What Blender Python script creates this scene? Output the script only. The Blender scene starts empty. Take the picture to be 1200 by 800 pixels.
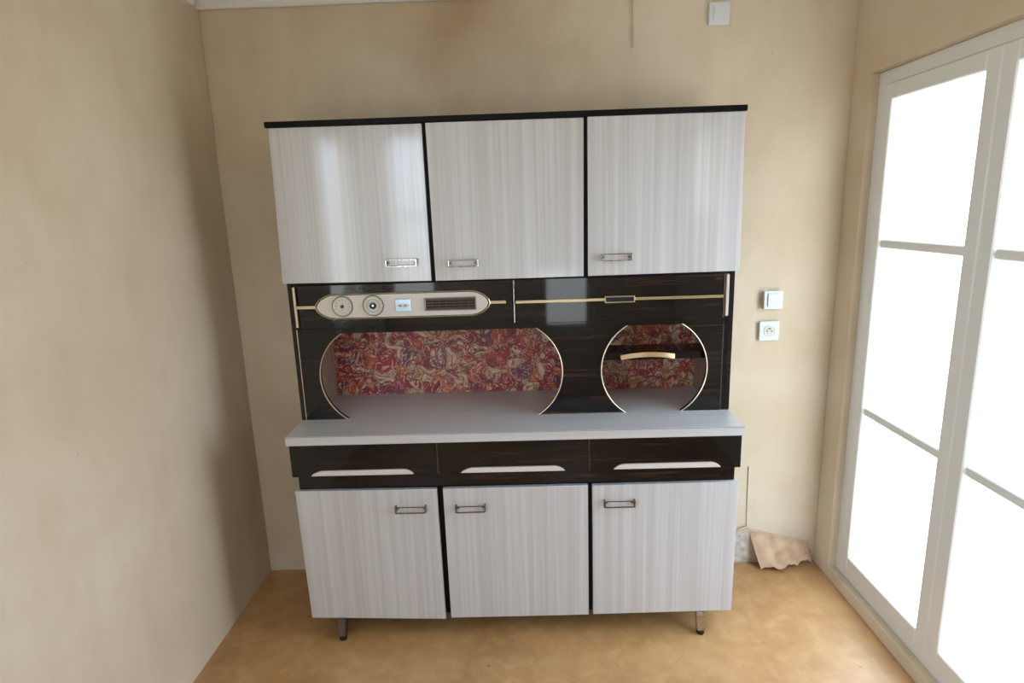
import bpy, bmesh, math, random
from mathutils import Vector, Matrix
random.seed(7)
S = bpy.context.scene
C = S.collection

# ------------------------------------------------------------------ camera
cam_d = bpy.data.cameras.new('camera'); cam = bpy.data.objects.new('camera', cam_d); C.objects.link(cam)
F_PX, PITCH, YAW, ROLL = 701.84, math.radians(-12.237), math.radians(-1.3265), math.radians(-1.8731)
cam_d.sensor_width = 36; cam_d.lens = F_PX / 1200 * 36; cam_d.clip_start = .02
Fv = Vector((math.sin(YAW)*math.cos(PITCH), math.cos(YAW)*math.cos(PITCH), math.sin(PITCH)))
Rv = Vector((math.cos(YAW), -math.sin(YAW), 0)); Uv = Rv.cross(Fv)
R2 = Rv*math.cos(ROLL) + Uv*math.sin(ROLL); U2 = -Rv*math.sin(ROLL) + Uv*math.cos(ROLL)
m = Matrix((R2, U2, -Fv)).transposed().to_4x4(); m.translation = Vector((.052, -2.4476, 1.5767))
cam.matrix_world = m
S.camera = cam

# ------------------------------------------------------------------ sky, exposure
w = bpy.data.worlds.new('sky'); S.world = w; w.use_nodes = True
wn = w.node_tree; wn.nodes.clear()
o_ = wn.nodes.new('ShaderNodeOutputWorld'); bg = wn.nodes.new('ShaderNodeBackground')
tc = wn.nodes.new('ShaderNodeTexCoord'); sx = wn.nodes.new('ShaderNodeSeparateXYZ'); rp = wn.nodes.new('ShaderNodeValToRGB')
mr = wn.nodes.new('ShaderNodeMapRange'); mr.inputs['From Min'].default_value = -1; mr.inputs['From Max'].default_value = 1
wn.links.new(tc.outputs['Generated'], sx.inputs[0]); wn.links.new(sx.outputs['Z'], mr.inputs['Value'])
wn.links.new(mr.outputs[0], rp.inputs[0])
rp.color_ramp.elements[0].position = .42; rp.color_ramp.elements[0].color = (.49, .50, .52, 1)
rp.color_ramp.elements[1].position = .56; rp.color_ramp.elements[1].color = (.71, .845, 1.04, 1)
wn.links.new(rp.outputs[0], bg.inputs[0]); wn.links.new(bg.outputs[0], o_.inputs[0])
bg.inputs[1].default_value = 10.0
S.view_settings.view_transform = 'Standard'; S.view_settings.look = 'None'
S.view_settings.gamma = 1; S.view_settings.use_curve_mapping = False
S.view_settings.exposure = 0.08
try: S.cycles.max_bounces = 10; S.cycles.diffuse_bounces = 6
except Exception: pass

# ------------------------------------------------------------------ room extents
XL, XR, YF, H = -1.146, 1.32, -3.25, 2.42
WIN_R = (-1.30, -.12, .05, 2.02)     # y0,y1,z0,z1 in the right wall
WIN_A = (-1.12, -.66, .72, 2.25)     # x0,x1,z0,z1 in the front wall
WIN_B = (.18, .64, .55, 1.12)  # unseen low front window, height shaped so its reflection stays on the dark flap
WIN_E = (-2.90, -1.90, .85, 2.12)   # window in the left wall, beside the photographer
WIN_D = (-2.80, -2.15, 1.45, 2.10)   # second window in the right wall, beside the photographer
def portal(loc, size, rot):
    l = bpy.data.lights.new('window_portal', 'AREA'); l.shape = 'RECTANGLE'; l.size, l.size_y = size
    l.cycles.is_portal = True
    o = bpy.data.objects.new('window_portal', l); o.location = loc; o.rotation_euler = rot; C.objects.link(o)
portal((XR+.11, (WIN_R[0]+WIN_R[1])/2, (WIN_R[2]+WIN_R[3])/2), (WIN_R[3]-WIN_R[2], WIN_R[1]-WIN_R[0]), (0, math.pi/2, 0))
portal((XR+.11, (WIN_D[0]+WIN_D[1])/2, (WIN_D[2]+WIN_D[3])/2), (WIN_D[3]-WIN_D[2], WIN_D[1]-WIN_D[0]), (0, math.pi/2, 0))
portal((XL-.11, (WIN_E[0]+WIN_E[1])/2, (WIN_E[2]+WIN_E[3])/2), (WIN_E[3]-WIN_E[2], WIN_E[1]-WIN_E[0]), (0, -math.pi/2, 0))
for wv in (WIN_A, WIN_B):
    portal(((wv[0]+wv[1])/2, YF-.11, (wv[2]+wv[3])/2), (wv[1]-wv[0], wv[3]-wv[2]), (math.pi/2, 0, 0))

# ------------------------------------------------------------------ material helpers
def srgb(r, g, b):
    f = lambda c: (c/255/12.92) if c/255 <= .04045 else ((c/255+.055)/1.055)**2.4
    return (f(r), f(g), f(b), 1)
class Mat:
    def __init__(s, name, col=(.5, .5, .5, 1), rough=.5, metal=0, coat=0, coat_rough=.05, spec=.5):
        s.m = bpy.data.materials.new(name); s.m.use_nodes = True; s.t = s.m.node_tree
        s.b = s.t.nodes['Principled BSDF']; s.b.inputs['Base Color'].default_value = col
        s.b.inputs['Roughness'].default_value = rough; s.b.inputs['Metallic'].default_value = metal
        s.b.inputs['Coat Weight'].default_value = coat; s.b.inputs['Coat Roughness'].default_value = coat_rough
        s.b.inputs['Specular IOR Level'].default_value = spec
        s.co = None
    def n(s, typ, ins=None, **kw):
        nd = s.t.nodes.new(typ)
        for k, v in kw.items(): setattr(nd, k, v)
        for k, v in (ins or {}).items():
            if isinstance(v, bpy.types.NodeSocket): s.t.links.new(v, nd.inputs[k])
            else: nd.inputs[k].default_value = v
        return nd
    def coord(s, scale=(1, 1, 1), loc=(0, 0, 0)):
        # world-space metres, so that neighbouring panels differ
        g = s.n('ShaderNodeNewGeometry')
        return s.n('ShaderNodeMapping', {'Vector': g.outputs['Position'], 'Scale': scale, 'Location': loc}).outputs[0]
    def noise(s, vec, scale=5, detail=3, rough=.5, dist=0):
        return s.n('ShaderNodeTexNoise', {'Vector': vec, 'Scale': scale, 'Detail': detail, 'Roughness': rough, 'Distortion': dist}).outputs['Fac']
    def ramp(s, fac, stops, interp='LINEAR'):
        r = s.n('ShaderNodeValToRGB', {'Fac': fac}); cr = r.color_ramp; cr.interpolation = interp
        while len(cr.elements) < len(stops): cr.elements.new(.5)
        for e, (p, c) in zip(cr.elements, stops): e.position = p; e.color = c if len(c) == 4 else (*c, 1)
        return r.outputs[0]
    def mix(s, f, a, b, mode='MIX'):
        nd = s.n('ShaderNodeMix', data_type='RGBA', blend_type=mode)
        for i, v in ((0, f), (6, a), (7, b)):
            if isinstance(v, bpy.types.NodeSocket): s.t.links.new(v, nd.inputs[i])
            else: nd.inputs[i].default_value = v
        return nd.outputs[2]
    def math(s, op, a, b=0.0):
        nd = s.n('ShaderNodeMath', operation=op)
        for i, v in ((0, a), (1, b)):
            if isinstance(v, bpy.types.NodeSocket): s.t.links.new(v, nd.inputs[i])
            else: nd.inputs[i].default_value = v
        return nd.outputs[0]
    def base(s, sock): s.t.links.new(sock, s.b.inputs['Base Color'])
    def bump(s, h, strength=.2, dist=.002):
        b = s.n('ShaderNodeBump', {'Height': h, 'Strength': strength, 'Distance': dist}); s.t.links.new(b.outputs[0], s.b.inputs['Normal'])

# pale streaked laminate (vertical grain)
def laminate(name, axis, gloss=.11):
    M = Mat(name, rough=.42, coat=1, coat_rough=gloss)
    M.b.inputs['Coat IOR'].default_value = 1.6
    lo_ = 0 if axis == 'v' else 8
    sc = {'v': (1, 1, .012), 'h': (.02, 1, 1)}[axis]
    a = M.noise(M.coord(sc), 110, 1, .5); b = M.noise(M.coord(sc, (3, 1, 2)), 52, 1, .5); c = M.noise(M.coord(sc, (7, 3, 2)), 16, 2, .5)
    f = M.math('ADD', M.math('MULTIPLY', a, .38), M.math('ADD', M.math('MULTIPLY', b, .38), M.math('MULTIPLY', c, .24)))
    M.base(M.ramp(f, [(.32, srgb(182+lo_, 178+lo_*1.4, 178+lo_*1.4)), (.46, srgb(189+lo_/2, 187+lo_/2, 188+lo_/2)), (.54, srgb(196, 195, 197)), (.66, srgb(203, 203, 205))]))
    M.bump(M.noise(M.coord((1, 1, 1)), 6, 2), .12, .004)
    return M
m_lam = laminate('pale_streaked_laminate', 'v')
m_lamh = laminate('pale_worktop_laminate', 'h', .3)
# dark rosewood laminate, horizontal grain
def rosewood(name):
    M = Mat(name, rough=.38, coat=.8, coat_rough=.045, spec=.05)
    a = M.noise(M.coord((.05, 1, 1)), 95, 3, .6, .3); b = M.noise(M.coord((.06, 1, 1), (2, 5, 1)), 26, 2, .5, .5)
    f = M.math('ADD', M.math('MULTIPLY', a, .55), M.math('MULTIPLY', b, .45))
    M.base(M.ramp(f, [(.40, srgb(8, 7, 8)), (.49, srgb(14, 11, 11)), (.57, srgb(24, 17, 16)), (.68, srgb(58, 38, 31))]))
    return M
m_dark = rosewood('dark_rosewood_laminate')
m_black = Mat('black_stained_edge', srgb(14, 12, 13), .5, spec=.15)
m_gold = Mat('brass_trim', srgb(232, 214, 172), .28, 1)
m_goldpale = Mat('pale_anodised_trim', srgb(222, 204, 176), .35, .85)
m_chrome = Mat('worn_chrome', srgb(190, 188, 184), .16, 1)
nz = m_chrome.noise(m_chrome.coord(), 120, 3); m_chrome.base(m_chrome.ramp(nz, [(.35, srgb(165, 158, 150)), (.6, srgb(208, 206, 204))]))
m_steel = Mat('darkened_steel', srgb(120, 112, 104), .3, 1)
m_rubber = Mat('black_rubber', srgb(22, 21, 20), .7)
m_cream = Mat('cream_radio_plate', srgb(205, 196, 188), .4, coat=.3, coat_rough=.2)
m_dial = Mat('dial_face', srgb(206, 203, 192), .4)
m_dialrim = Mat('dial_rim', srgb(226, 220, 204), .25, .6)
m_ink = Mat('black_ink', srgb(28, 30, 34), .45)
m_knob = Mat('blue_black_knob', srgb(34, 50, 62), .12, .7)
m_void = Mat('dark_recess', srgb(26, 20, 18), .7)
m_slat = Mat('bronze_grille_slat', srgb(96, 76, 62), .4, .6)
m_plate = Mat('polished_chrome', srgb(150, 166, 176), .22, 1)
m_lining = Mat('tan_inner_lining', srgb(178, 156, 138), .45)
nz = m_lining.noise(m_lining.coord((1, 1, .1)), 60, 2); m_lining.base(m_lining.ramp(nz, [(.3, srgb(128, 104, 88)), (.7, srgb(158, 132, 114))]))
m_raw = Mat('pale_carcass_edge', srgb(196, 184, 170), .5)
m_handle = Mat('pale_handle_strip', srgb(214, 205, 200), .3, coat=.3, coat_rough=.15)
m_white = Mat('white_plastic', srgb(216, 222, 222), .3, coat=.2)
m_paint = Mat('white_gloss_paint', srgb(228, 228, 224), .35)
nz = m_paint.noise(m_paint.coord(), 8, 2); m_paint.bump(nz, .05)

# floral printed wallpaper inside the niche
def floral():
    M = Mat('floral_print_paper', rough=.5, coat=.25, coat_rough=.25)
    co = M.coord((1, 1, 1))
    nt = M.n('ShaderNodeTexNoise', {'Vector': co, 'Scale': 13, 'Detail': .8, 'Roughness': .5})
    off = M.n('ShaderNodeVectorMath', {0: nt.outputs['Color'], 1: (.5, .5, .5)}, operation='SUBTRACT').outputs[0]
    off = M.n('ShaderNodeVectorMath', {0: off, 'Scale': .17}, operation='SCALE').outputs[0]
    wco = M.n('ShaderNodeVectorMath', {0: co, 1: off}, operation='ADD').outputs[0]
    v = M.n('ShaderNodeTexVoronoi', {'Vector': wco, 'Scale': 21, 'Randomness': 1.0}, feature='F1')
    cell = M.n('ShaderNodeSeparateColor', {0: v.outputs['Color']}).outputs[0]
    pal = [(0, srgb(158, 44, 50)), (.16, srgb(206, 164, 134)), (.29, srgb(122, 62, 84)), (.40, srgb(196, 92, 52)),
           (.52, srgb(196, 152, 122)), (.63, srgb(170, 50, 56)), (.76, srgb(172, 128, 78)), (.83, srgb(128, 44, 56)), (.93, srgb(204, 120, 84))]
    petal = M.ramp(cell, pal, 'CONSTANT')
    # curled outline strokes: rings of the warped cell distance
    rings = M.math('FRACT', M.math('MULTIPLY', v.outputs['Distance'], 3.3))
    line = M.ramp(rings, [(0, (1, 1, 1)), (.13, (1, 1, 1)), (.2, (0, 0, 0)), (1, (0, 0, 0))])
    v2 = M.n('ShaderNodeTexVoronoi', {'Vector': wco, 'Scale': 21}, feature='DISTANCE_TO_EDGE')
    edge = M.ramp(v2.outputs['Distance'], [(0, (1, 1, 1)), (.035, (1, 1, 1)), (.06, (0, 0, 0)), (1, (0, 0, 0))])
    c = M.mix(M.math('MULTIPLY', line, M.ramp(M.noise(co, 30, 1), [(.44, (.1, .1, .1)), (.54, (.8, .8, .8))])), petal, srgb(226, 194, 168))
    # second, finer leaf layer
    nn = M.noise(wco, 34, 1, .5, 1.6)
    leaf = M.ramp(nn, [(0, (0, 0, 0)), (.55, (0, 0, 0)), (.57, (1, 1, 1)), (.63, (1, 1, 1)), (.65, (0, 0, 0))])
    c = M.mix(M.math('MULTIPLY', leaf, .8), c, srgb(124, 38, 52))
    leaf2 = M.ramp(nn, [(0, (0, 0, 0)), (.34, (0, 0, 0)), (.36, (1, 1, 1)), (.41, (1, 1, 1)), (.43, (0, 0, 0))])
    c = M.mix(M.math('MULTIPLY', leaf2, .8), c, srgb(226, 196, 164))
    c = M.mix(M.math('MULTIPLY', edge, .7), c, srgb(104, 36, 44))
    M.base(c)
    return M
m_floral = floral()

# old beige wallpaper
def wallpaper():
    M = Mat('old_beige_wallpaper', rough=.85, spec=.2)
    a = M.noise(M.coord(), 1.1, 3, .55); b = M.noise(M.coord((1, 1, .5), (4, 0, 1)), 7, 4, .6); s = M.noise(M.coord((1, 1, 1), (9, 0, 3)), 26, 3, .7)
    c = M.ramp(a, [(.30, srgb(205, 186, 158)), (.5, srgb(215, 199, 174)), (.7, srgb(221, 208, 186))])
    c = M.mix(M.ramp(b, [(.45, (0, 0, 0)), (.75, (.35, .35, .35))]), c, srgb(194, 168, 138))
    c = M.mix(M.ramp(s, [(.70, (0, 0, 0)), (.78, (.3, .3, .3))]), c, srgb(150, 122, 92))
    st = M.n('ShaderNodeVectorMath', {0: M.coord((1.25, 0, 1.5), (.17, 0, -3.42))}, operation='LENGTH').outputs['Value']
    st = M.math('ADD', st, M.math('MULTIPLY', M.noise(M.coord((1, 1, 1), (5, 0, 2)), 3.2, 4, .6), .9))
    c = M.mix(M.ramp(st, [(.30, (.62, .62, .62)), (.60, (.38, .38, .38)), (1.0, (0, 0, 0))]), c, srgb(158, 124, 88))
    M.base(c); M.bump(M.noise(M.coord(), 90, 4, .6), .25, .002)
    return M
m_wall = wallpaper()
m_paper = Mat('loose_paper', srgb(206, 172, 142), .85)
nz = m_paper.noise(m_paper.coord(), 18, 3); m_paper.base(m_paper.ramp(nz, [(.35, srgb(190, 154, 124)), (.65, srgb(214, 184, 154))]))
m_plaster = Mat('bare_plaster', srgb(206, 198, 186), .9)
nz = m_plaster.noise(m_plaster.coord(), 40, 4); m_plaster.base(m_plaster.ramp(nz, [(.35, srgb(178, 168, 154)), (.65, srgb(212, 205, 194))]))
m_ceil = Mat('ceiling_paint', srgb(208, 208, 202), .9)
nz = m_ceil.noise(m_ceil.coord(), 60, 3); m_ceil.bump(nz, .2)
# worn tan sheet floor
def flooring():
    M = Mat('worn_tan_sheet_floor', rough=.5, coat=.7, coat_rough=.38)
    a = M.noise(M.coord(), 2.2, 4, .6); b = M.noise(M.coord((1, 1, 1), (3, 2, 0)), 14, 4, .65, .4); s = M.noise(M.coord((1, 1, 1), (8, 1, 0)), 30, 2, .6)
    c = M.ramp(a, [(.3, srgb(160, 114, 68)), (.5, srgb(180, 134, 84)), (.7, srgb(196, 152, 102))])
    c = M.mix(M.ramp(b, [(.42, (0, 0, 0)), (.72, (.45, .45, .45))]), c, srgb(214, 172, 118))
    c = M.mix(M.ramp(s, [(.70, (0, 0, 0)), (.76, (.6, .6, .6))]), c, srgb(104, 72, 44))
    M.base(c); M.bump(b, .12, .003)
    
    return M
m_floor = flooring()
m_glass = Mat('window_glass'); t = m_glass.t; t.nodes.remove(m_glass.b)
mo = [n for n in t.nodes if n.type == 'OUTPUT_MATERIAL'][0]
tr = t.nodes.new('ShaderNodeBsdfTransparent'); gl = t.nodes.new('ShaderNodeBsdfGlossy'); gl.inputs['Roughness'].default_value = .02
mx = t.nodes.new('ShaderNodeMixShader')
tr.inputs[0].default_value = (.95, .97, .96, 1)
mx.inputs[0].default_value = .05; t.links.new(tr.outputs[0], mx.inputs[1]); t.links.new(gl.outputs[0], mx.inputs[2]); t.links.new(mx.outputs[0], mo.inputs[0])

# ------------------------------------------------------------------ geometry helpers
WLOC = {}
def obj(name, bm, mat, parent=None, label=None, cat=None, group=None, kind=None, smooth=False, origin=None):
    bmesh.ops.recalc_face_normals(bm, faces=bm.faces)
    vs = [v.co for v in bm.verts]
    lo = Vector([min(v[i] for v in vs) for i in range(3)]); hi = Vector([max(v[i] for v in vs) for i in range(3)])
    c = Vector(origin) if origin else (lo+hi)/2
    bmesh.ops.translate(bm, verts=bm.verts, vec=-c)
    me = bpy.data.meshes.new(name); bm.to_mesh(me); bm.free()
    if smooth:
        for p in me.polygons: p.use_smooth = True
        me.set_sharp_from_angle(angle=math.radians(35))
    me.materials.append(mat.m)
    o = bpy.data.objects.new(name, me); C.objects.link(o)
    if parent is not None: o.parent = parent; o.location = c - WLOC[parent.name]
    else: o.location = c
    WLOC[o.name] = c
    for k, v in (('label', label), ('category', cat), ('group', group), ('kind', kind)):
        if v: o[k] = v
    return o
def empty(name, loc, label, cat):
    o = bpy.data.objects.new(name, None); C.objects.link(o); o.location = loc; o.empty_display_size = .1
    WLOC[o.name] = Vector(loc); o['label'] = label; o['category'] = cat; return o
def box(bm, a, b, bev=0, seg=1):
    lo = [min(a[i], b[i]) for i in range(3)]; hi = [max(a[i], b[i]) for i in range(3)]
    t = bmesh.new(); bmesh.ops.create_cube(t, size=1)
    for v in t.verts: v.co = Vector([lo[i] + (v.co[i]+.5)*(hi[i]-lo[i]) for i in range(3)])
    if bev: bmesh.ops.bevel(t, geom=t.edges[:], offset=bev, segments=seg, profile=.6, affect='EDGES')
    merge(bm, t); return bm
def merge(bm, t):
    me = bpy.data.meshes.new('tmp'); t.to_mesh(me); t.free(); bm.from_mesh(me); bpy.data.meshes.remove(me)
def B(a, b, bev=0, seg=1): return box(bmesh.new(), a, b, bev, seg)
def prism(bm, pts, y0, y1, bev=0):
    """polygon in x,z pushed from y0 to y1"""
    t = bmesh.new()
    f = t.faces.new([t.verts.new((x, y0, z)) for x, z in pts])
    r = bmesh.ops.extrude_face_region(t, geom=[f])
    bmesh.ops.translate(t, verts=[g for g in r['geom'] if isinstance(g, bmesh.types.BMVert)], vec=(0, y1-y0, 0))
    bmesh.ops.recalc_face_normals(t, faces=t.faces)
    if bev:
        ed = [e for e in t.edges if all(abs(v.co.y-y0) < 1e-6 for v in e.verts)]
        bmesh.ops.bevel(t, geom=ed, offset=bev, segments=2, profile=.6, affect='EDGES')
    merge(bm, t); return bm
def tube(bm, pts, r, seg=8, closed=False, flat=1.0):
    """tube along pts in a plane; flat squashes it in y"""
    n = len(pts); P = [Vector(p) for p in pts]; rings = []
    for i, p in enumerate(P):
        a = P[(i-1) % n] if (closed or i > 0) else p; b = P[(i+1) % n] if (closed or i < n-1) else p
        d = (b-a).normalized(); s = Vector((0, 1, 0))
        if abs(d.dot(s)) > .95: s = Vector((0, 0, 1))
        u = d.cross(s).normalized(); v = u.cross(d).normalized()
        rings.append([bm.verts.new(p + u*math.cos(2*math.pi*k/seg)*r + v*math.sin(2*math.pi*k/seg)*r*flat) for k in range(seg)])
    for i in range(n if closed else n-1):
        A, Bq = rings[i], rings[(i+1) % n]
        for k in range(seg): bm.faces.new((A[k], A[(k+1) % seg], Bq[(k+1) % seg], Bq[k]))
    if not closed: bm.faces.new(rings[0]); bm.faces.new(rings[-1])
    return bm
def disc(bm, cx, cz, r, y0, y1, seg=40, bev=0):
    return prism(bm, [(cx+r*math.cos(2*math.pi*k/seg), cz+r*math.sin(2*math.pi*k/seg)) for k in range(seg)], y0, y1, bev)
def circ(cx, cz, y, r, seg=48): return [(cx+r*math.cos(2*math.pi*k/seg), y, cz+r*math.sin(2*math.pi*k/seg)) for k in range(seg)]

# ------------------------------------------------------------------ the setting
T = .22
obj('floor', B((XL-T, YF-T, -.1), (XR+T, T, 0)), m_floor, kind='structure')
obj('ceiling', B((XL-T, YF-T, H), (XR+T, T, H+.1)), m_ceil, kind='structure')
# back wall: a gently uneven papered surface
bm = bmesh.new(); nx, nzv = 72, 60; g = [[None]*(nzv+1) for _ in range(nx+1)]
for i in range(nx+1):
    for j in range(nzv+1):
        x = XL-T + (XR-XL+2*T)*i/nx; z = H*j/nzv
        d = .003*math.sin(x*4.1+1.3)*math.sin(z*2.7+.4) + .0016*math.sin(x*11+z*7)
        g[i][j] = bm.verts.new((x, .004+d, z))
for i in range(nx):
    for j in range(nzv): bm.faces.new((g[i][j], g[i+1][j], g[i+1][j+1], g[i][j+1]))
r = bmesh.ops.extrude_face_region(bm, geom=bm.faces[:])
for v in [q for q in r['geom'] if isinstance(q, bmesh.types.BMVert)]: v.co.y = T
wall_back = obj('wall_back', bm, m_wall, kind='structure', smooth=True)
e0, e1, g0, g1 = WIN_E
bm = B((XL-T, YF, 0), (XL, e0, H)); box(bm, (XL-T, e1, 0), (XL, 0, H)); box(bm, (XL-T, e0, 0), (XL, e1, g0)); box(bm, (XL-T, e0, g1), (XL, e1, H))
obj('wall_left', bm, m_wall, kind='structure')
y0, y1, z0, z1 = WIN_R
v0, v1, q0, q1 = WIN_D
bm = B((XR, YF, 0), (XR+T, v0, H)); box(bm, (XR, v1, 0), (XR+T, y0, H)); box(bm, (XR, v0, 0), (XR+T, v1, q0)); box(bm, (XR, v0, q1), (XR+T, v1, H)); box(bm, (XR, y1, 0), (XR+T, 0, H)); box(bm, (XR, y0, 0), (XR+T, y1, z0)); box(bm, (XR, y0, z1), (XR+T, y1, H))
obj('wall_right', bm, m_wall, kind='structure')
a0, a1, za, zb = WIN_A; b0, b1, zc0, zc1 = WIN_B
bm = B((XL, YF-T, 0), (a0, YF, H)); box(bm, (a1, YF-T, 0), (b0, YF, H)); box(bm, (b1, YF-T, 0), (XR, YF, H))
box(bm, (a0, YF-T, 0), (a1, YF, za)); box(bm, (a0, YF-T, zb), (a1, YF, H))
box(bm, (b0, YF-T, 0), (b1, YF, zc0)); box(bm, (b0, YF-T, zc1), (b1, YF, H))
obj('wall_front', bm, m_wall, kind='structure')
# windows: frame + leaves + panes
def window(name, axis, u0, u1, z0, z1, d, bars, pos):
    """axis 'x' lies in the right wall (u is y), 'y' in the front wall (u is x); d = depth coordinate of the frame"""
    def bb(bm, ua, ub, za, zb, t0, t1, bev=.004):
        if axis == 'x': box(bm, (d+t0, ua, za), (d+t1, ub, zb), bev)
        else: box(bm, (ua, d-t0, za), (ub, d-t1, zb), bev)
    f = bmesh.new(); w_ = .05 if pos == 2 else .03
    bb(f, u0+w_, u1-w_, z0, z0+w_, 0, .07); bb(f, u0+w_, u1-w_, z1-w_, z1, 0, .07); bb(f, u0, u0+w_, z0, z1, 0, .07); bb(f, u1-w_, u1, z0, z1, 0, .07)
    fr_ = obj(name, f, m_paint, kind='structure')
    um = (u0+u1)/2
    for (p, q) in (((u0+.051, um-.001), (um+.001, u1-.051)) if pos == 2 else ((u0+.031, u1-.031),)):
        s = bmesh.new(); k = .055 if pos == 2 else .03
        bb(s, p, p+k, z0+w_+.001, z1-w_-.001, -.01, .045); bb(s, q-k, q, z0+w_+.001, z1-w_-.001, -.01, .045)
        bb(s, p+k, q-k, z0+w_+.001, z0+w_+.001+k, -.01, .045); bb(s, p+k, q-k, z1-w_-.001-k, z1-w_-.001, -.01, .045)
        for h in bars: bb(s, p+k, q-k, h-.016, h+.016, 0, .035)
        sash = obj('window_sash', s, m_paint, fr_)
        hs = [z0+w_+k] + list(bars) + [z1-w_-k]
        for i in range(len(hs)-1):
            g_ = bmesh.new(); bb(g_, p+k-.005, q-k+.005, hs[i]+(.010 if i else -.005), hs[i+1]-(.010 if i < len(hs)-2 else -.005), .016, .020, 0)
            obj('window_pane', g_, m_glass, sash)
window('window_1', 'x', y0, y1, z0, z1, XR+.03, (.78, 1.42), 2)
window('window_4', 'x', v0, v1, q0, q1, XR+.06, (), 1)
window('window_2', 'y', a0, a1, za, zb, YF-.06, (1.57,), 0)
window('window_3', 'y', b0, b1, zc0, zc1, YF-.06, (), 0)
window('window_5', 'x', e0, e1, g0, g1, XL-.10, (), 1)
# cornice: lip, cove and upper fillet, swept along back and left walls
prof = [(0, 2.352), (.014, 2.352), (.018, 2.357), (.018, 2.368), (.022, 2.376), (.034, 2.392), (.050, 2.404), (.056, 2.407), (.056, H), (0, H)]
def cornice(name, f, l0, l1):
    bm = bmesh.new(); A = [bm.verts.new(f(p, z, l0)) for p, z in prof]; D = [bm.verts.new(f(p, z, l1)) for p, z in prof]
    n = len(prof)
    for i in range(n): bm.faces.new((A[i], A[(i+1) % n], D[(i+1) % n], D[i]))
    bm.faces.new(A); bm.faces.new(D); obj(name, bm, m_paint, kind='structure')
cornice('trim_1', lambda p, z, l: (l, -p, z), XL, XR)
cornice('trim_2', lambda p, z, l: (XL+p, l, z), YF, -.056)
cornice('trim_3', lambda p, z, l: (XR-p, l, z), YF, -.056)
# paper seams, crease, and the torn corner beside the cabinet: parts of the wall
def strip(pts, wdt, name, mat, y=-.002, th=.003):
    bm = bmesh.new()
    L = [bm.verts.new((x-wdt/2, y+.006, z)) for x, z in pts]; M_ = [bm.verts.new((x, y-th, z)) for x, z in pts]; R_ = [bm.verts.new((x+wdt/2, y+.006, z)) for x, z in pts]
    for i in range(len(pts)-1):
        bm.faces.new((L[i], L[i+1], M_[i+1], M_[i])); bm.faces.new((M_[i], M_[i+1], R_[i+1], R_[i]))
    return obj(name, bm, mat, wall_back, smooth=True)
strip([(.4865, 2.352), (.487, 2.28), (.4885, 2.22), (.487, 2.165)], .012, 'wallpaper_crease', m_wall)
strip([(1.012, .16), (1.010, .26), (1.009, .36), (1.008, .46)], .008, 'wallpaper_seam', m_wall, y=-.001, th=.001)
bm = bmesh.new()   # bare plaster where the paper has come away
pp = [(.93, 0), (.93, .135), (.965, .150), (.99, .160), (1.020, .165), (1.06, .155), (1.16, .12), (1.25, .085), (1.30, .06), (1.30, 0)]
prism(bm, pp, -.0045, .004); obj('bare_plaster_patch', bm, m_plaster, wall_back)
# rolled lip of paper above the patch
tube_pts = [(.935, -.006, .150), (.960, -.010, .158), (.985, -.010, .168), (1.012, -.009, .176)]
obj('torn_paper_lip', tube(bmesh.new(), tube_pts, .006, 8, flat=.7), m_paper, wall_back, smooth=True)
bm = bmesh.new()   # hanging flap of paper, curling forward on to the floor
n1, n2 = 14, 8; gg = [[None]*(n2+1) for _ in range(n1+1)]
for i in range(n1+1):
    s = i/n1; ax = 1.020+.27*s; az = .168 - .075*s
    bx_ = 1.060+.23*s; bz = .004 + .022*abs(math.sin(s*9.0))*(.4+s) + (.006 if i % 2 else 0)
    for j in range(n2+1):
        q = j/n2
        gg[i][j] = bm.verts.new((ax+(bx_-ax)*q, -.004 - .075*q**1.6*(1-.35*s) + .012*math.sin(s*7+q*2)*q, az+(bz-az)*q))
for i in range(n1):
    for j in range(n2): bm.faces.new((gg[i][j], gg[i+1][j], gg[i+1][j+1], gg[i][j+1]))
r = bmesh.ops.extrude_face_region(bm, geom=bm.faces[:])
bmesh.ops.translate(bm, verts=[q for q in r['geom'] if isinstance(q, bmesh.types.BMVert)], vec=(0, .0012, .0006))
obj('wallpaper_flap', bm, m_paper, wall_back, label='torn flap of wallpaper curling on to the floor', smooth=True)

# ------------------------------------------------------------------ the kitchen buffet
K = empty('kitchen_buffet', (0, -.23, 0), 'tall retro kitchen buffet with pale streaked doors, dark rosewood middle and chrome legs', 'buffet')
# hutch carcass
for s in (-1, 1):
    obj('side_panel', B((s*.797, -.322, .835), (s*.781, -.012, 1.877), .0012), m_dark, K)
    obj('side_lining', B((s*.781, -.303, .8352), (s*.752, -.016, 1.18), .0006), m_lining, K, label='tan inner wall of the open niche')
    obj('lower_side_panel', B((s*.788, -.434, .086), (s*.770, -.012, .801), .0012), m_dark, K)
obj('top_board', B((-.805, -.346, 1.877), (.805, -.008, 1.896), .0025, 2), m_black, K)
obj('back_board', B((-.781, -.012, .835), (.781, -.006, 1.877)), m_raw, K)
obj('printed_back_panel', B((-.752, -.0165, .8352), (.752, -.0125, 1.18)), m_floral, K, label='red, purple and orange floral print at the back of the niches')
obj('niche_ceiling', B((-.781, -.318, 1.181), (.781, -.013, 1.187)), m_black, K)
obj('divider_panel', B((.252, -.303, .8352), (.270, -.017, 1.181)), m_lining, K)
for x in (-.268, .2715): obj('partition', B((x-.009, -.328, 1.3435), (x+.009, -.013, 1.877)), m_black, K)
obj('hutch_bottom_board', B((-.781, -.322, 1.345), (.781, -.013, 1.360)), m_black, K)
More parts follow.
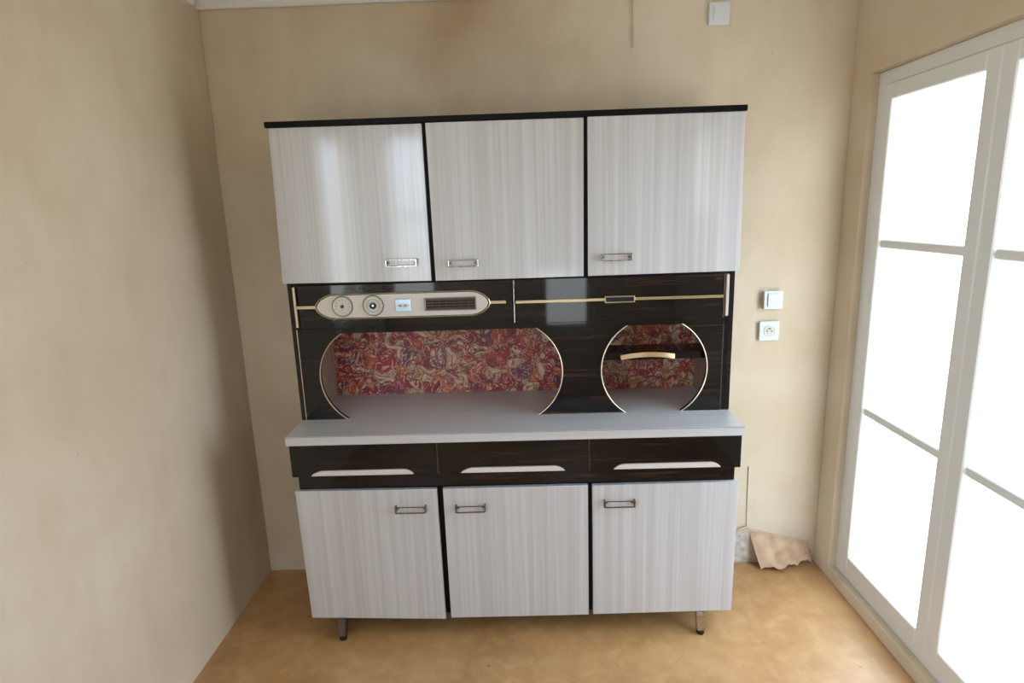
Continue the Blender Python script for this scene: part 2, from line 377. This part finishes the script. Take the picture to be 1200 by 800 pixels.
# fascia with the arched cut-outs (one panel): pieces between the openings share one mesh
CZ, R_, ZT, ZB = .998, .192, 1.163, .8352
def arc(cx, side, n=36):
    a0 = math.asin((ZB-CZ)/R_); a1 = math.asin((ZT-CZ)/R_)
    return [(cx + side*R_*math.cos(a0+(a1-a0)*i/n), CZ + R_*math.sin(a0+(a1-a0)*i/n)) for i in range(n+1)]
LA, LB, RA, RB = arc(-.518, -1), arc(-.008, 1), arc(.518, -1), arc(.518, 1)
bm = bmesh.new(); yf0, yf1 = -.322, -.304
def side_piece(arcp, xe):
    prism(bm, [(xe, ZB)] + arcp + [(xe, ZT)], yf0, yf1)
side_piece(LA, -.7775); side_piece(RB, .7625)
prism(bm, LB + list(reversed(RA)), yf0, yf1)
box(bm, (-.7775, yf0, ZT), (.7625, yf1, 1.181))
bmesh.ops.remove_doubles(bm, verts=bm.verts, dist=.0002)
obj('fascia_panel', bm, m_dark, K)
for nm, A in (('l', LA), ('m', LB), ('n', RA), ('r', RB)):
    sgn = 1
    pts = [(x, -.3235, z) for x, z in A]
    obj('arch_trim', tube(bmesh.new(), pts, .0022, 8, flat=1.4), m_goldpale, K, label='thin gold rail along the round cut-out', smooth=True)
obj('edge_strip', B((-.7805, -.3225, .8352), (-.7780, -.304, 1.18)), m_goldpale, K)
obj('edge_strip', B((.7630, -.3225, .8352), (.7655, -.304, 1.165)), m_steel, K)
obj('corner_filler', B((.7660, -.3205, .8352), (.7808, -.304, 1.183)), m_black, K)
# flap with the radio set
obj('recess_board', B((-.781, -.316, 1.183), (.781, -.300, 1.345)), m_void, K)
flap = obj('flap_door', B((-.756, -.335, 1.184), (.010, -.317, 1.341), .0012), m_dark, K)
drw = obj('flap_door', B((.020, -.335, 1.184), (.753, -.317, 1.341), .0012), m_dark, K)
obj('edge_rail', tube(bmesh.new(), [(-.7735, -.326, 1.336), (-.7725, -.326, 1.190)], .0058, 10), m_goldpale, K, smooth=True, label='pale rounded rail at the left end')
obj('edge_rail', B((.7665, -.326, 1.188), (.7775, -.317, 1.338), .002), m_raw, K, label='pale flat rail at the right end')
obj('edge_rail', B((.7545, -.337, 1.184), (.7585, -.317, 1.341), .0005), m_steel, K, label='thin grey metal edge of the right flap')
obj('edge_rail', B((.0125, -.337, 1.187), (.0165, -.317, 1.339), .0005), m_chrome, K, label='thin metal strip between the two flaps')
# radio set: pointed oval plate
PX0, PX1, PZ, PH, PT = -.697, -.070, 1.2635, .0440, .075
def ogive(x0, x1, h, t, n=14):
    up = []
    for i in range(n+1):
        s = i/n; up.append((x0 + t*s, h*(1-(1-s)**2)**.62))
    for i in range(n+1):
        s = 1-i/n; up.append((x1 - t*s, h*(1-(1-s)**2)**.62))
    top = [(x, PZ+z) for x, z in up]; bot = [(x, PZ-z) for x, z in reversed(up[1:-1])]
    return top + bot
rad = obj('radio_panel', prism(bmesh.new(), ogive(PX0+.006, PX1-.006, PH-.0035, PT-.005), -.3420, -.3352, .001), m_cream, K, label='cream radio plate with two dials and a grille')
obj('panel_rail', tube(bmesh.new(), [(x, -.339, z) for x, z in ogive(PX0, PX1, PH, PT)], .0022, 8, closed=True, flat=2), m_gold, rad, smooth=True)
for xa, xb in ((-.767, PX0), (PX1, -.014)):
    for dz in (-.0028, .0028):
        obj('gold_bar', B((xa, -.3405, PZ+dz-.0022), (xb, -.3352, PZ+dz+.0022), .0008), m_gold, flap)
def dial(cx, r, kind):
    z = PZ+.0015
    obj('dial', disc(bmesh.new(), cx, z, r*.93, -.3445, -.3421, 48, .0006), m_dial, rad)
    obj('dial_rim', tube(bmesh.new(), circ(cx, z, -.3450, r), .0024, 8, closed=True), m_dialrim, rad, smooth=True)
    obj('dial_shadow_ring', tube(bmesh.new(), circ(cx, z, -.3432, r+.0036), .0014, 6, closed=True), m_ink, rad, smooth=True)
    if kind == 0:
        bm = bmesh.new()
        for k in range(12):
            a = 2*math.pi*k/12 + .1; ln = .007 if k % 3 else .010
            t = bmesh.new(); box(t, (-.0006, -.3449, r*.84-ln), (.0006, -.3444, r*.84))
            bmesh.ops.rotate(t, verts=t.verts, cent=(0, 0, 0), matrix=Matrix.Rotation(a, 3, 'Y')); bmesh.ops.translate(t, verts=t.verts, vec=(cx, 0, z)); merge(bm, t)
        box(bm, (cx-.005, -.3449, z-.0115), (cx+.006, -.3444, z-.0105)); box(bm, (cx-.0015, -.3449, z+.0095), (cx+.003, -.3444, z+.0105))
        obj('dial_marks', bm, m_ink, rad)
        obj('dial_hub', disc(bmesh.new(), cx, z, .0062, -.3490, -.3444, 24, .0012), m_ink, rad, smooth=True)
    else:
        obj('dial_inner_ring', tube(bmesh.new(), circ(cx, z, -.3446, r*.70), .0010, 6, closed=True), m_steel, rad, smooth=True)
        obj('tuning_knob', disc(bmesh.new(), cx, z, .0118, -.3530, -.3444, 32, .003), m_knob, rad, smooth=True, label='glossy blue-black tuning knob')
        obj('knob_cap', disc(bmesh.new(), cx+.001, z-.0005, .0045, -.3545, -.3528, 20, .0008), m_chrome, rad, smooth=True)
dial(-.5975, .0330, 0); dial(-.4870, .0330, 1)
sz = PZ-.0005
obj('switch_plate', B((-.4085, -.3450, sz-.0225), (-.3530, -.3421, sz+.0225), .0012), m_plate, rad, label='chrome socket plate with two small holes')
bm = B((-.3990, -.3462, sz-.0065), (-.3640, -.3451, sz+.0045), .0018)
obj('switch_slot', bm, m_dial, rad)
bm = bmesh.new(); disc(bm, -.3895, sz-.001, .0026, -.3472, -.3462, 16); disc(bm, -.3720, sz-.001, .0026, -.3472, -.3462, 16)
disc(bm, -.4045, sz-.001, .0016, -.3458, -.3450, 12); disc(bm, -.3580, sz-.001, .0016, -.3458, -.3450, 12)
obj('socket_holes', bm, m_ink, rad)
gx0, gx1, gz0, gz1 = -.3045, -.1190, PZ-.0235, PZ+.0235
bm = bmesh.new(); k = .005
box(bm, (gx0, -.3465, gz0), (gx1, -.3421, gz0+k), .001); box(bm, (gx0, -.3465, gz1-k), (gx1, -.3421, gz1), .001)
box(bm, (gx0, -.3465, gz0+k), (gx0+k, -.3421, gz1-k), .001); box(bm, (gx1-k, -.3465, gz0+k), (gx1, -.3421, gz1-k), .001)
obj('grille_frame', bm, m_steel, rad)
obj('grille_backing', B((gx0+k, -.3427, gz0+k), (gx1-k, -.3421, gz1-k)), m_void, rad)
for i in range(4):
    zz = gz0+.0092+i*.0096; obj('grille_slat', B((gx0+k, -.3445, zz-.0020), (gx1-k, -.3429, zz+.0020), .0006), m_slat, rad)
for i in range(6):
    xx = gx0+.028+i*.0258; obj('grille_bar', B((xx-.0006, -.3458, gz0+k), (xx+.0006, -.3446, gz1-k)), m_slat, rad)
# right flap: gold bar and framed pull
bm = bmesh.new()
for xa, xb in ((.021, .336), (.442, .753)):
    for dz in (-.0026, .0026): box(bm, (xa, -.3405, 1.2615+dz-.0022), (xb, -.3352, 1.2615+dz+.0022), .0008)
obj('gold_bar', bm, m_gold, drw)
bm = bmesh.new(); x0_, x1_, zl, zh, k = .336, .442, 1.2500, 1.2730, .0030
box(bm, (x0_, -.346, zl), (x1_, -.3352, zl+k), .0008); box(bm, (x0_, -.346, zh-k), (x1_, -.3352, zh), .0008)
box(bm, (x0_, -.346, zl+k), (x0_+k, -.3352, zh-k), .0008); box(bm, (x1_-k, -.346, zl+k), (x1_, -.3352, zh-k), .0008)
obj('flap_pull', bm, m_goldpale, drw, label='small rectangular framed pull with a dark centre')
obj('pull_recess', B((x0_+k, -.3375, zl+k), (x1_-k, -.3352, zh-k)), m_void, drw)
# dark shelf in the round niche with a bowed brass handle
shf = obj('niche_shelf', B((.2705, -.288, 1.026), (.7515, -.165, 1.056), .0015), m_dark, K, label='dark shelf in the round niche with a bowed brass handle')
bm = bmesh.new(); n = 20; prev = None
for i in range(n+1):
    s = i/n*2-1; x = .500+.098*s; yb = -.298-.012*(1-s*s); zb_ = 1.0385+.012*(1-s*s)
    ring = [bm.verts.new((x, yb+dy, zb_+dz)) for dy, dz in ((-.0025, -.009), (-.0025, .009), (.0015, .009), (.0015, -.009))]
    if prev:
        for q in range(4): bm.faces.new((prev[q], prev[(q+1) % 4], ring[(q+1) % 4], ring[q]))
    else: bm.faces.new(ring)
    prev = ring
bm.faces.new(prev)
for sx_ in (.404, .596): box(bm, (sx_-.004, -.298, 1.034), (sx_+.004, -.2875, 1.047), .001)
obj('brass_handle', bm, m_gold, shf, smooth=True)
# doors -----------------------------------------------------------
def bar_handle(x0, x1, zc_, y, door, mt, hh=.0130):
    """chrome frame pull: two end brackets joined by an upper and a lower bar, standing off the door"""
    bm = bmesh.new()
    for x in (x0, x1-.005): box(bm, (x, y-.020, zc_-hh), (x+.005, y, zc_+hh), .0012)
    box(bm, (x0+.004, y-.020, zc_+hh-.0034), (x1-.004, y-.0165, zc_+hh), .0010)
    box(bm, (x0+.004, y-.021, zc_-hh), (x1-.004, y-.0165, zc_-hh+.0040), .0010)
    h = obj('door_handle', bm, mt, door, label='worn chrome frame handle')
    for x in (x0+.010, x1-.010):
        obj('handle_screw', disc(bmesh.new(), x, zc_, .0040, y-.004, y, 14, .001), m_steel, door)
def door(quad, y, label=None):
    """quad = TL, BL, BR, TR in x,z; 18 mm board with softened edges"""
    bm = prism(bmesh.new(), quad, y, y+.0175, .0016)
    return obj('door', bm, m_lam, K, label=label)
def ajar(o, hx, y, deg):
    """swing a door a degree or so about its hinge side"""
    a = math.radians(deg); hinge = Vector((hx, y+.0175, 0)); c = WLOC[o.name]
    o.rotation_euler = (0, 0, a)
    o.location = hinge + Matrix.Rotation(a, 3, 'Z') @ (c-hinge) - WLOC['kitchen_buffet']

DU = [((-.795, 1.8765), (-.8045, 1.3515), (-.2735, 1.3465), (-.2757, 1.874)),
      ((-.2630, 1.8745), (-.2583, 1.3465), (.2622, 1.3460), (.2655, 1.8750)),
      ((.2775, 1.8755), (.2775, 1.3475), (.8055, 1.3490), (.7995, 1.8765))]
HU = [(-.430, -.319, 1.4135), (-.2125, -.1055, 1.4065), (.3200, .4285, 1.4110)]
for q, h in zip(DU, HU):
    d = door(q, -.338)
    bar_handle(h[0], h[1], h[2], -.338, d, m_chrome)
    i = DU.index(q); ajar(d, (-.8, .264, .802)[i], -.338, (-.35, 1.1, .8)[i])
DL = [((-.7995, .6100), (-.7900, .0890), (-.2785, .0770), (-.2825, .6085)),
      ((-.2610, .6090), (-.2583, .0810), (.2620, .0815), (.2615, .6085)),
      ((.2765, .6085), (.2780, .0850), (.7950, .0900), (.7990, .6100))]
HL = [(-.4365, -.3235, .5370), (-.2185, -.1085, .5350), (.3165, .4285, .5420)]
for q, h in zip(DL, HL):
    d = door(q, -.453)
    bar_handle(h[0], h[1], h[2], -.453, d, m_steel)
    i = DL.index(q); ajar(d, (-.8, .262, .797)[i], -.453, (-.5, .4, .3)[i])
# base unit
obj('worktop', B((-.7945, -.497, .8015), (.7945, -.010, .8350), .0008), m_lamh, K, label='pale laminate worktop running into the niches')
obj('worktop_joint', B((-.7938, -.4975, .8320), (.7938, -.4965, .8332)), m_steel, K)
obj('base_rail', B((-.786, -.440, .615), (.786, -.424, .6705)), m_dark, K)
obj('bottom_board', B((-.770, -.434, .088), (.770, -.013, .104)), m_black, K)
for x in (-.2715, .2695): obj('partition', B((x-.009, -.434, .104), (x+.009, -.013, .801)), m_black, K)
obj('back_board', B((-.788, -.012, .09), (.788, -.006, .801)), m_raw, K)
DR = [(-.7965, -.2755), (-.2690, .2630), (.2700, .7965)]
HD = [(-.7265, -.3590, -.6800, -.3960, .6765), (-.1905, .1785, -.1440, .1390, .6763), (.3510, .7255, .3910, .6900, .6770)]
for (xa, xb), (p, q, r_, s_, z) in zip(DR, HD):
    d = obj('drawer', B((xa, -.4675, .6712), (xb, -.449, .7990), .0010), m_dark, K)
    th = .0185; pts = [(p, z), (q, z)]
    for i in range(9):        # rounded upper corners
        a = i/8*math.pi/2; pts.append((s_ + (q-s_)*math.cos(a)**1.0*(1-.15*math.sin(a)), z + th*math.sin(a)**1.25))
    for i in range(9):
        a = (8-i)/8*math.pi/2; pts.append((r_ - (r_-p)*math.cos(a)*(1-.15*math.sin(a)), z + th*math.sin(a)**1.25))
    pts = [pts[1]] + pts[3:11] + pts[11:19] + [] if False else [pts[0]] + pts[1:2] + pts[3:-1]
    obj('handle_strip', prism(bmesh.new(), pts, -.4745, -.4670, .0015), m_handle, d, label='pale shallow trapezoid handle strip')
for x in (-.2722, .2665): obj('drawer_divider', B((x-.0016, -.4640, .6712), (x+.0016, -.445, .8010)), m_steel, K)
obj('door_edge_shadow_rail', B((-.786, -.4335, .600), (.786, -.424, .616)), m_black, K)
# legs: slim tapered square chrome tubes splayed forward, black rubber feet
def leg(x, yt, yb, out):
    bm = bmesh.new(); vs = []
    for z, y, hw in ((.088, yt, .0165), (.020, yb, .0145)):
        vs.append([bm.verts.new((x + (out if z < .05 else 0)+a*hw, y+b*hw, z)) for a, b in ((-1, -1), (1, -1), (1, 1), (-1, 1))])
    for k in range(4): bm.faces.new((vs[0][k], vs[0][(k+1) % 4], vs[1][(k+1) % 4], vs[1][k]))
    bm.faces.new(vs[0]); bm.faces.new(vs[1])
    bmesh.ops.bevel(bm, geom=[e for e in bm.edges if abs(e.verts[0].co.z-e.verts[1].co.z) > .02], offset=.003, segments=2, affect='EDGES')
    l = obj('leg', bm, m_chrome if x > 0 else m_steel, K)
    f = bmesh.new(); t = bmesh.new(); bmesh.ops.create_cone(t, cap_ends=True, segments=20, radius1=.0135, radius2=.0155, depth=.021)
    bmesh.ops.translate(t, verts=t.verts, vec=(x+out, yb, .0105)); merge(f, t)
    obj('rubber_foot', f, m_rubber, l, smooth=True)
leg(-.675, -.445, -.459, -.001); leg(.6795, -.445, -.459, .001); leg(-.672, -.075, -.045, -.002); leg(.675, -.075, -.045, .003)

# ------------------------------------------------------------------ wall fittings
def plate(name, x, z, w_, h_, label, cat, th=.010):
    e = empty(name, (x, 0, z), label, cat)
    obj('cover_plate', B((x-w_/2, -th, z-h_/2), (x+w_/2, .001, z+h_/2), .0035, 2), m_white, e)
    return e
e = plate('light_switch', .8040, 2.2690, .078, .079, 'white square light switch high on the wall above the right door', 'switch')
obj('rocker', B((.8040-.022, -.0145, 2.2700-.024), (.8040+.022, -.0095, 2.2700+.024), .002, 2), m_white, e)
e = plate('rocker_switch', 1.0630, 1.1915, .076, .074, 'white wall switch just above the socket right of the buffet', 'switch', .020)
obj('rocker', B((1.0630-.024, -.0255, 1.1915-.026), (1.0630+.024, -.0195, 1.1915+.026), .002, 2), m_white, e)
e = plate('wall_socket', 1.0570, 1.0620, .081, .081, 'white round-faced wall socket with earth pin right of the buffet', 'socket')
x, z = 1.0570, 1.0620
obj('socket_ring', tube(bmesh.new(), circ(x, z, -.0105, .0225, 32), .0016, 8, closed=True), m_white, e, smooth=True)
obj('socket_face', disc(bmesh.new(), x, z, .0205, -.0112, -.0095, 32), m_dial, e)
bm = bmesh.new(); disc(bm, x-.0095, z, .0027, -.0122, -.0110, 14); disc(bm, x+.0095, z, .0027, -.0122, -.0110, 14)
obj('socket_holes', bm, m_ink, e)
obj('earth_pin', disc(bmesh.new(), x, z+.011, .0024, -.0200, -.0110, 14, .0008), m_steel, e, smooth=True)
